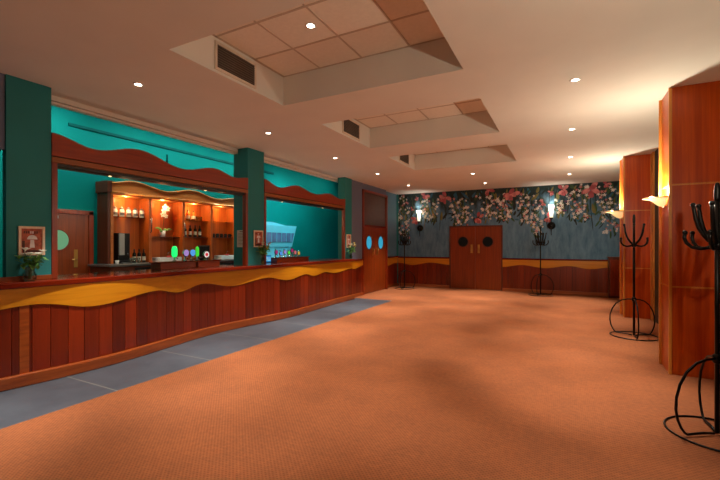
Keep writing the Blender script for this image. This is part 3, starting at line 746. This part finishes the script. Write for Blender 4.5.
for x, y, n in ((-4.27, .7, 'left row beside the camera'), (.10, 2.8, 'dim fill added in line with the right row, just ahead of the camera'), (-2.1, 1.0, 'dim fill added in the middle beside the camera')):  # right and middle ones are added fill for the near carpet
    downlight(x, y, CEIL, 'ceiling downlight outside the view, ' + n, DOWN_W * (1 if y < .8 else .45))
# long strip lamps in the bar's own ceiling wash the teal wall
for k, (y0, y1) in enumerate(((-.4, 4.0), (4.4, 8.6), (9.0, 12.8))):
    t = thing('strip_lamp', 'long white strip lamp in the high ceiling over the bar, hidden, %s stretch' % ('near', 'middle', 'far')[k], 'strip lamp', (-7.10, (y0 + y1) / 2, 4.0), 0, 'strip lamps over the bar')
    L = (y1 - y0) / 2
    MB().box(-.05, .05, -L, L, -.05, 0).build('housing', ['white'], t, .004)
    MB().box(-.03, .03, -L + .02, L - .02, -.056, -.05).build('tube', ['lens_soft'], t)
    lamp('AREA', 'strip_light', t, (0, 0, -.07), BAR_W * (1.0, .7, .3)[k], (.88, .99, .97), rot=(0, math.radians(40), 0), spread=math.radians(125), shape='RECTANGLE', size=.06, size_y=2 * L)

# vents in the trays
for k, (y0, y1) in enumerate(((2.96, 3.58), (5.62, 6.24), (8.12, 8.74))):
    t = thing('air_vent', 'dark rectangular air vent in the side of the %s ceiling tray' % ('nearest', 'middle', 'farthest')[k], 'vent', (TX[0], y0, 3.33), 0, 'ceiling tray vents')
    w, h = y1 - y0, .30
    b = MB(); b.box(0, .015, 0, w, 0, .03); b.box(0, .015, 0, w, h - .03, h); b.box(0, .015, 0, .03, .03, h - .03); b.box(0, .015, w - .03, w, .03, h - .03); b.build('frame', ['grille_frame'], t, .002)
    MB().box(.001, .004, .03, w - .03, .03, h - .03).build('backing', ['backing'], t)
    b = MB()
    for q in range(9):
        z = .045 + q * .026; b.box(.004, .012, .03, w - .03, z, z + .013)
    b.build('slats', ['dark_metal'], t)

# ------------------------------------------------------------------ pictures, notice
def picture(y0, y1, z0, z1, lb, big):
    t = thing('framed_picture', lb, 'picture', (-5.249, (y0 + y1) / 2, z0))
    w, h = (y1 - y0) / 2, z1 - z0; f = .026 if big else .024
    b = MB(); b.box(0, .02, -w, w, 0, f); b.box(0, .02, -w, w, h - f, h); b.box(0, .02, -w, -w + f, f, h - f); b.box(0, .02, w - f, w, f, h - f); b.build('frame', ['frame'], t, .002)
    b = MB(); b.box(.001, .008, -w + f, w - f, f, h - f, 0)
    iw, ih = w - f, h - 2 * f
    X = .0085
    def rect(a, c, d, e, mi): b.box(.008, X, a * iw, c * iw, f + d * ih, f + e * ih, mi)
    rect(-.85, .85, .02, .12, 1)
    rect(-.9, -.65, .12, .5, 1)
    b.face([(X + .0005, .05 * iw + .5 * iw * math.cos(a), f + .56 * ih + .18 * ih * math.sin(a)) for a in [PI * k / 14 for k in range(15)]], 2)
    b.face([(X + .0005, u * iw, f + v * ih) for u, v in ((-.2, .22), (.3, .22), (.22, .54), (-.12, .54))], 2)
    for k in range(7): rect(-.75 + k * .2, -.62 + k * .2, .80, .90, 2 if k in (3, 4) else 1)
    b.build('print', ['poster_red', 'poster_dark', 'poster_pale'], t)
picture(2.085, 2.33, 1.375, 1.695, 'largest framed red brown poster on the first teal pilaster', True)
picture(5.72, 5.98, 1.44, 1.76, 'small framed red picture on the middle teal pilaster', False)
picture(9.31, 9.55, 1.40, 1.76, 'small framed red picture on the far teal pilaster', False)
t = thing('paper_notice', 'pale paper notice taped on the side of the middle pilaster', 'notice', (-5.40, 5.569, 1.44))
MB().box(-.11, .11, -.003, 0, 0, .32).build('sheet', ['paperwhite'], t)
b = MB()
for q in range(9): b.box(-.08, .08 - .03 * (q % 3), -.0036, -.003, .04 + q * .027, .048 + q * .027)
b.box(-.05, .05, -.0036, -.003, .285, .30)
b.build('lines_of_writing', ['ink'], t)

# ------------------------------------------------------------------ flowers in vases on the bar
def leaf_quad(b, c, d, L, W, mi, up=(0, 0, 1)):
    c = Vector(c); d = Vector(d).normalized(); u = Vector(up); s_ = d.cross(u)
    if s_.length < .1: s_ = Vector((1, 0, 0))
    s_.normalize(); n = s_.cross(d)
    b.face([c, c + d * L * .35 + s_ * W * .5 + n * .004, c + d * L * .75 + s_ * W * .35, c + d * L - n * .006, c + d * L * .75 - s_ * W * .35, c + d * L * .35 - s_ * W * .5 + n * .004], mi)
def bouquet(x, y, lb, h, hv, spread, cols, rv=.035, n_leaf=70, seed=1):
    rnd = random.Random(seed)
    t = thing('flower_vase', lb, 'flowers', (x, y, 1.101), 0)
    MB().lathe([(rv * .7, 0), (rv, .015), (rv * 1.05, hv * .45), (rv * .7, hv * .75), (rv * .85, hv), (rv * .78, hv), (rv * .62, hv * .75), (rv * .95, hv * .45), (rv * .85, .02), (.0005, .015)], n=18).build('vase', ['glass'], t)
    b = MB(); tips = []
    for k in range(11):
        a = rnd.uniform(0, 2 * PI); r = spread * rnd.random() ** .6
        tp = (max(-.055, r * math.cos(a)), r * math.sin(a), h * rnd.uniform(.68, 1)); tips.append(tp)
        b.tube([(.012 * math.cos(a), .012 * math.sin(a), .02), (.01 * math.cos(a), .01 * math.sin(a), hv), (tp[0] * .6, tp[1] * .6, (hv + tp[2]) / 2), tp], .0035, 5)
    b.build('stems', ['stem'], t)
    b = MB()
    for k in range(n_leaf):
        tp = rnd.choice(tips); q = rnd.uniform(.35, 1)
        c = (tp[0] * q + rnd.uniform(0, .02), tp[1] * q + rnd.uniform(-.02, .02), hv + (tp[2] - hv) * q * rnd.uniform(.5, 1))
        leaf_quad(b, c, (rnd.uniform(-.4, 1), rnd.uniform(-1, 1), rnd.uniform(-.5, .7)), rnd.uniform(.05, .09), rnd.uniform(.025, .045), 0 if rnd.random() < .5 else 1)
    b.build('foliage', ['leaf', 'leaf2'], t, normals=False)
    for k, tp in enumerate(tips[:8]):
        b = MB(); m = cols[k % len(cols)]; br = .044 + .006 * (k % 3); bp = (tp[0] + .02, tp[1] * 1.05, tp[2] + .03)
        for q in range(7):
            a = 2 * PI * q / 7
            leaf_quad(b, bp, (math.cos(a) + .3, math.sin(a), .55), br, br * .8, 0)
        b.ball((bp[0], bp[1], bp[2] + .006), .012); b.tube([tp, bp], .004, 5)
        b.build('bloom', [m], t, normals=False)
bouquet(-5.14, 2.15, 'white and green flowers in glass vase on bar before the large poster', .31, .15, .11, ['petal_white', 'petal_white', 'leaf', 'petal_white'], .055, 130, 1)
bouquet(-5.13, 5.85, 'yellow and white flowers in tall glass vase before the middle pilaster', .42, .20, .13, ['petal_yellow', 'petal_white', 'petal_red'], .035, 150, 2)
bouquet(-5.13, 9.36, 'white flower bunch in small vase at the far end of the bar', .40, .13, .11, ['petal_white', 'petal_white', 'petal_yellow'], .035, 110, 3)

# ------------------------------------------------------------------ things on the back bar
def bottle(name, loc, h, r, glassm, labelm, lb, group, neck=.36):
    t = thing(name, lb, 'bottle', loc, 0, group)
    MB().lathe([(.001, 0), (r, .004), (r, h * .62), (r * .85, h * .68), (r * neck, h * .76), (r * neck, h * .96), (.001, h * .96)], n=16).build('body', [glassm], t)
    MB().lathe([(r * 1.015, h * .16), (r * 1.015, h * .46)], n=16, caps=False).build('label', [labelm], t)
    MB().lathe([(r * neck * 1.08, h * .86), (r * neck * 1.08, h), (.001, h)], n=12).build('cap', ['black'], t)
    return t
XI = -7.66
pos3 = ['left', 'middle', 'right']
for k, y in enumerate((4.87, 4.97, 5.07)): bottle('wine_bottle', (-7.55, y, 1.129), .27, .034, 'green_glass', 'label', '%s one of three dark bottles beside the coffee machine' % pos3[k], 'dark bottles on the back counter')
q4 = ['leftmost', 'second from left', 'second from right', 'rightmost']
for k, y in enumerate((6.13, 6.27, 6.41, 6.54)): bottle('wine_bottle', (XI, y, 1.666), .27, .034, 'green_glass', 'label', '%s of four dark bottles on the cabinet shelf' % q4[k], 'dark bottles on the cabinet shelf')
for k, y in enumerate((6.21, 6.36)): bottle('spirit_bottle', (XI, y, 2.046), .23, .045, 'amber_drink', 'label', '%s squat spirit bottle on the upper shelf above dark bottles' % ('left', 'right')[k], 'spirit bottles on the upper shelf', .3)
def jar(loc, lb):
    t = thing('glass_jar', lb, 'jar', loc, 0, 'jars on the upper shelf')
    MB().lathe([(.001, 0), (.045, .004), (.047, .12), (.038, .135), (.038, .15), (.001, .15)], n=16).build('body', ['white'], t)
    MB().lathe([(.041, .148), (.041, .165), (.02, .175), (.012, .195), (.001, .198)], n=14).build('lid', ['steel'], t)
    MB().lathe([(.0478, .03), (.0478, .08)], n=16, caps=False, a0=-1.2, a1=1.2).build('label', ['ink'], t)
qn5 = ['leftmost', 'second', 'middle', 'fourth', 'rightmost']
for k in range(5): jar((XI, 4.555 + k * .135, 2.031), '%s of five pale jars on the upper cabinet shelf' % qn5[k])
for k, y in enumerate((6.49, 6.59)):
    t = MB().lathe([(.02, 0), (.028, .003), (.034, .10), (.031, .10), (.026, .008), (.001, .006)], n=14).build('drinking_glass', ['glass'], None, 0, (XI, y - .02, 2.046))
    tag(t, '%s short clear glass right of the spirit bottles' % ('left', 'right')[k], 'glass', 'short glasses on the upper shelf')
# coffee machine, cup, tumblers
t = thing('drinks_dispenser', 'tall black and silver drinks machine in left cabinet bay', 'machine', (-7.62, 4.63, 1.129))
MB().box(-.14, .14, -.12, .11, .06, .58).build('housing', ['black'], t, .01)
MB().box(.14, .17, -.11, -.01, .16, .57).build('silver_front', ['silver'], t, .006)
MB().box(.14, .165, .0, .06, .18, .57).build('dark_front', ['black'], t, .006)
MB().box(-.14, .16, -.12, .11, 0, .06).build('foot', ['black'], t, .005)
MB().box(.16, .22, -.08, .06, 0, .02).build('drip_tray', ['steel'], t, .003)
b = MB(); b.tube([(.15, .03, .20), (.20, .03, .19), (.20, .03, .15)], .008); b.build('spout', ['chrome'], t)
for k in range(3):
    o = MB().lathe([(.02, 0), (.025, .003), (.03, .11), (.027, .11), (.022, .008), (.001, .006)], n=14).build('tumbler', ['glass'], None, 0, (-7.32, 4.66 + k * .075, 1.129))
    tag(o, '%s clear tumbler standing before the drinks machine' % pos3[k], 'glass', 'tumblers before the drinks machine')
o = MB().lathe([(.02, 0), (.024, .004), (.036, .07), (.033, .07), (.02, .008), (.001, .006)], n=16).build('paper_cup', ['white'], None, 0, (-7.28, 4.37, 1.129)); tag(o, 'small white cup at the left end of the back counter', 'cup')
# orchid
t = thing('potted_orchid', 'white orchid in white pot on the second bay shelf', 'plant', (XI, 5.57, 1.656))
MB().lathe([(.001, 0), (.045, .002), (.06, .13), (.055, .13), (.045, .11), (.001, .11)], n=18).build('pot', ['white'], t)
b = MB()
for dy, dz, L in ((-1, .5, .20), (1, .35, .20), (-.8, .15, .12), (.7, .7, .10)):
    b.tube([(0, 0, .11), (.02, dy * L * .35, .11 + dz * L * .5), (.03, dy * L * .7, .11 + dz * L * .75), (.03, dy * L, .11 + dz * L * .7)], [.006, .026, .024, .004], 8)
b.build('leaves', ['leaf'], t)
MB().tube([(0, 0, .11), (.0, .02, .3), (.02, .03, .5), (.04, .06, .60), (.05, 0, .62)], .005, 6).build('stem', ['stem'], t)
for x, y, z, r in ((.05, .02, .62, .075), (.06, .07, .60, .06), (.06, -.02, .55, .065), (.06, -.05, .47, .06), (.06, .03, .44, .05)):
    b = MB()
    for q in range(5):
        a = 2 * PI * q / 5 + .4; leaf_quad(b, (x, y, z), (.25, math.cos(a), math.sin(a)), r * 1.15, r * .75, 0, (1, 0, 0))
    b.ball((x + .012, y, z), .012, 8, 1); b.build('orchid_flower', ['petal_white', 'petal_yellow'], t, normals=False)
# trays and red caddies
for y, lb in ((5.56, 'pale long tray on the back counter below the orchid'), (7.2, 'pale long tray on the back counter below the cup rail')):
    t = thing('serving_tray', lb, 'tray', (-7.50, y, 1.129), 0, 'pale trays on the back counter')
    b = MB(); b.box(-.13, .13, -.26, .26, 0, .02); b.box(-.13, .13, -.26, -.24, .02, .09); b.box(-.13, .13, .24, .26, .02, .09); b.box(.11, .13, -.24, .24, .02, .09); b.box(-.13, -.11, -.24, .24, .02, .09)
    b.build('tray_body', ['white'], t, .004)
    b = MB()
    for s_ in (-1, 1): b.tube([(-.05, s_ * .26, .05), (-.04, s_ * .29, .06), (.04, s_ * .29, .06), (.05, s_ * .26, .05)], .007)
    b.build('handles', ['steel'], t)
    o = thing('napkin_caddy', 'small red caddy standing in the tray ' + ('below the orchid' if y < 6 else 'below the cup rail'), 'caddy', (-7.52, y + .06, 1.15), 0, 'red caddies in trays')
    MB().lathe([(.001, 0), (.045, .0), (.045, .10), (.04, .10), (.04, .01), (.001, .01)], n=14).build('cup', ['petal_red'], o)
    b = MB(); b.tube([(0, -.03, .02), (0, -.03, .16), (0, .0, .18), (0, .03, .16)], .006); b.build('spoon', ['chrome'], o)
# cup rail with dark blocks
t = thing('cup_rail', 'row of small black mugs along the shelf of the right bay', 'rail', (XI, 7.10, 1.666))
MB().box(.03, .05, -.36, .42, .045, .06).build('bar', ['black'], t)
for k in range(6): MB().box(.0, .05, -.34 + k * .13, -.275 + k * .13, 0.0, .09).build('block', ['black'], t, .006)

# ------------------------------------------------------------------ tap plinth with beer taps in the near opening
t = thing('tap_plinth', 'cherry plinth carrying the beer taps in the near opening', 'plinth', (0, 0, 0))
MB().box(-5.78, -5.55, 4.0, 5.18, 1.101, 1.20).build('body', ['header'], t, .004)
MB().box(-5.80, -5.53, 3.98, 5.20, 1.20, 1.215).build('top', ['cherry_y'], t, .004)
MB().box(-5.78, -5.55, 4.66, 4.70, 1.11, 1.19).build('latch', ['brass'], t)
def tap(loc, lb, lens, shape, r=.055, h=.14, group=None):
    t = thing('beer_tap', lb, 'beer tap', loc, 0, group)
    b = MB(); b.lathe([(.03, 0), (.03, .012), (.014, .02), (.014, h), (.001, h + .004)], n=14); b.build('column', ['chrome'], t)
    b = MB(); b.tube([(0, 0, h * .55), (.05, 0, h * .55), (.065, 0, h * .45), (.065, 0, h * .3)], .008); b.build('spout', ['chrome'], t)
    if shape == 'disc':
        MB().lathe([(r * 1.08, -.01), (r * 1.08, .016), (r, .018), (r, .012)], (.02, 0, h), 'X', 22, caps=False).build('badge_rim', ['chrome'], t)
        MB().lathe([(.0005, .015), (r, .014)], (.02, 0, h), 'X', 22, caps=False).build('badge', [lens], t)
        if lens == 'tap_white': MB().lathe([(.0005, .018), (r * .55, .017)], (.02, 0, h), 'X', 18, caps=False).build('badge_dot', ['tap_red'], t)
    else:
        MB().lathe([(r * .7, h * .55), (r, h * .8), (r, h * 1.5), (r * .75, h * 1.85), (.001, h * 1.95)], n=16).build('lit_column', [lens], t)
    b = MB(); b.tube([(.0, 0, h), (.0, 0, h + .07 if shape == 'disc' else h)], .01); b.build('lever', ['black'], t)
tap((-5.66, 4.33, 1.216), 'glowing bright green column tap, left of the tap row', 'tap_green', 'col', .045, .13)
tap((-5.66, 4.53, 1.216), 'beer tap with round pale purple badge', 'tap_purple', 'disc', .054, .135)
tap((-5.66, 4.66, 1.216), 'beer tap with round blue badge', 'tap_blue', 'disc', .054, .135)
tap((-5.66, 4.78, 1.216), 'narrow glowing lime green tap between blue badge and black box', 'tap_lime', 'col', .03, .125)
tap((-5.60, 4.90, 1.216), 'beer tap with white badge and red centre before black box', 'tap_white', 'disc', .055, .10)
t = thing('till_screen', 'black box shaped till screen at the right of the taps', 'till', (-5.70, 4.97, 1.216))
MB().box(-.03, .0, -.12, .12, .03, .26).build('screen_back', ['black'], t, .008)
MB().box(.0, .003, -.10, .10, .06, .24).build('screen', ['door_glass_dark'], t)
MB().box(-.06, .03, -.06, .06, 0, .03).build('foot', ['black'], t, .004)

# ------------------------------------------------------------------ far opening: plinth, taps, blue sign, kiosk
t = thing('tap_plinth', 'cherry plinth carrying small taps in the far opening', 'plinth', (0, 0, 0))
MB().box(-5.78, -5.55, 6.78, 7.98, 1.101, 1.185).build('body', ['header'], t, .004)
MB().box(-5.80, -5.53, 6.76, 8.0, 1.185, 1.20).build('top', ['cherry_y'], t, .004)
for k, (y, c, w, h) in enumerate(((6.86, 'tap_magenta', 'magenta', .12), (7.02, 'tap_blue', 'small blue', .09), (7.16, 'tap_purple', 'pale purple', .12), (7.30, 'tap_lime', 'lime green', .10), (7.42, 'tap_magenta', 'dark magenta, taller', .15), (7.54, 'tap_pink', 'pink', .10), (7.68, 'tap_yellow', 'yellow', .08))):
    tap((-5.66, y, 1.201), 'small beer tap with %s badge in the far opening' % w, c, 'disc', .045, h)
t = thing('lit_sign', 'small blue lit sign with white marks left of the far plinth', 'sign', (-5.70, 6.64, 1.101))
MB().box(-.02, .0, -.13, .13, 0, .16).build('sign_box', ['black'], t, .004)
MB().box(.0, .003, -.12, .12, .01, .15).build('sign_face', ['blue_sign'], t)
b = MB()
for y0, z0, w, h in ((-.09, .04, .015, .08), (-.06, .04, .04, .015), (-.06, .075, .04, .015), (-.06, .11, .04, .015), (-.005, .04, .015, .08), (.025, .04, .05, .015), (.04, .05, .015, .07), (.08, .04, .015, .08)): b.box(.003, .004, y0, y0 + w, z0, z0 + h)
b.build('white_marks', ['sign_white'], t)
kx = -7.45; s_ = 7.45 / 7.84
def ky(v): return v * s_
def kz(v): return 1.5 + (v - 1.5) * s_
t = thing('service_kiosk', 'pale cyan lit kiosk with slanted canopy and grey window band', 'kiosk', (0, 0, 0))
MB().prism([(ky(8.55), 0), (ky(10.28), 0), (ky(10.28), kz(1.42)), (ky(8.55), kz(1.42))], 'X', XB + .01, kx - .02).build('base_wall', ['kiosk'], t, .004)
MB().prism([(ky(8.55), kz(1.40)), (ky(10.33), kz(1.40)), (ky(10.58), kz(2.08)), (ky(8.55), kz(2.08))], 'X', XB + .01, kx).build('canopy', ['kiosk'], t, .006)
MB().prism([(ky(8.55), kz(2.08)), (ky(10.1), kz(2.08)), (ky(9.45), kz(2.17)), (ky(8.9), kz(2.17)), (ky(8.55), kz(2.12))], 'X', XB + .01, kx - .05).build('roof', ['kiosk'], t)
MB().prism([(ky(8.56), kz(1.56)), (ky(10.33), kz(1.56)), (ky(10.43), kz(1.85)), (ky(8.56), kz(1.85))], 'X', kx, kx + .01).build('window_band', ['kiosk_panel'], t)
b = MB()
for k in range(8): b.box(kx + .01, kx + .018, ky(8.6 + k * .235), ky(8.6 + k * .235) + .02, kz(1.56), kz(1.85))
b.build('window_bars', ['kiosk'], t)
MB().box(kx - .02, kx + .10, ky(8.55), ky(10.2), 1.10, 1.14).build('serving_shelf', ['kiosk'], t, .004)
MB().box(kx - .02, kx + .015, ky(10.2), ky(10.28), 0, kz(1.40)).build('corner_post', ['kiosk'], t, .004)
# unseen cyan lamp added to tint the kiosk and the wall around it
t = thing('cyan_fill_spot', 'added cyan spotlight, out of view above the bar, tinting the kiosk', 'spotlight', (-6.2, 9.6, 3.98))
MB().lathe([(.05, 0), (.05, -.10), (.04, -.12), (.04, -.10), (.001, -.10)], n=16).build('can', ['black'], t)
lamp('SPOT', 'cyan_fill', t, (0, 0, -.13), KIOSK_W, (.30, .90, 1.0), .05, (0, math.radians(27), 0), spot_size=math.radians(125), spot_blend=.8)
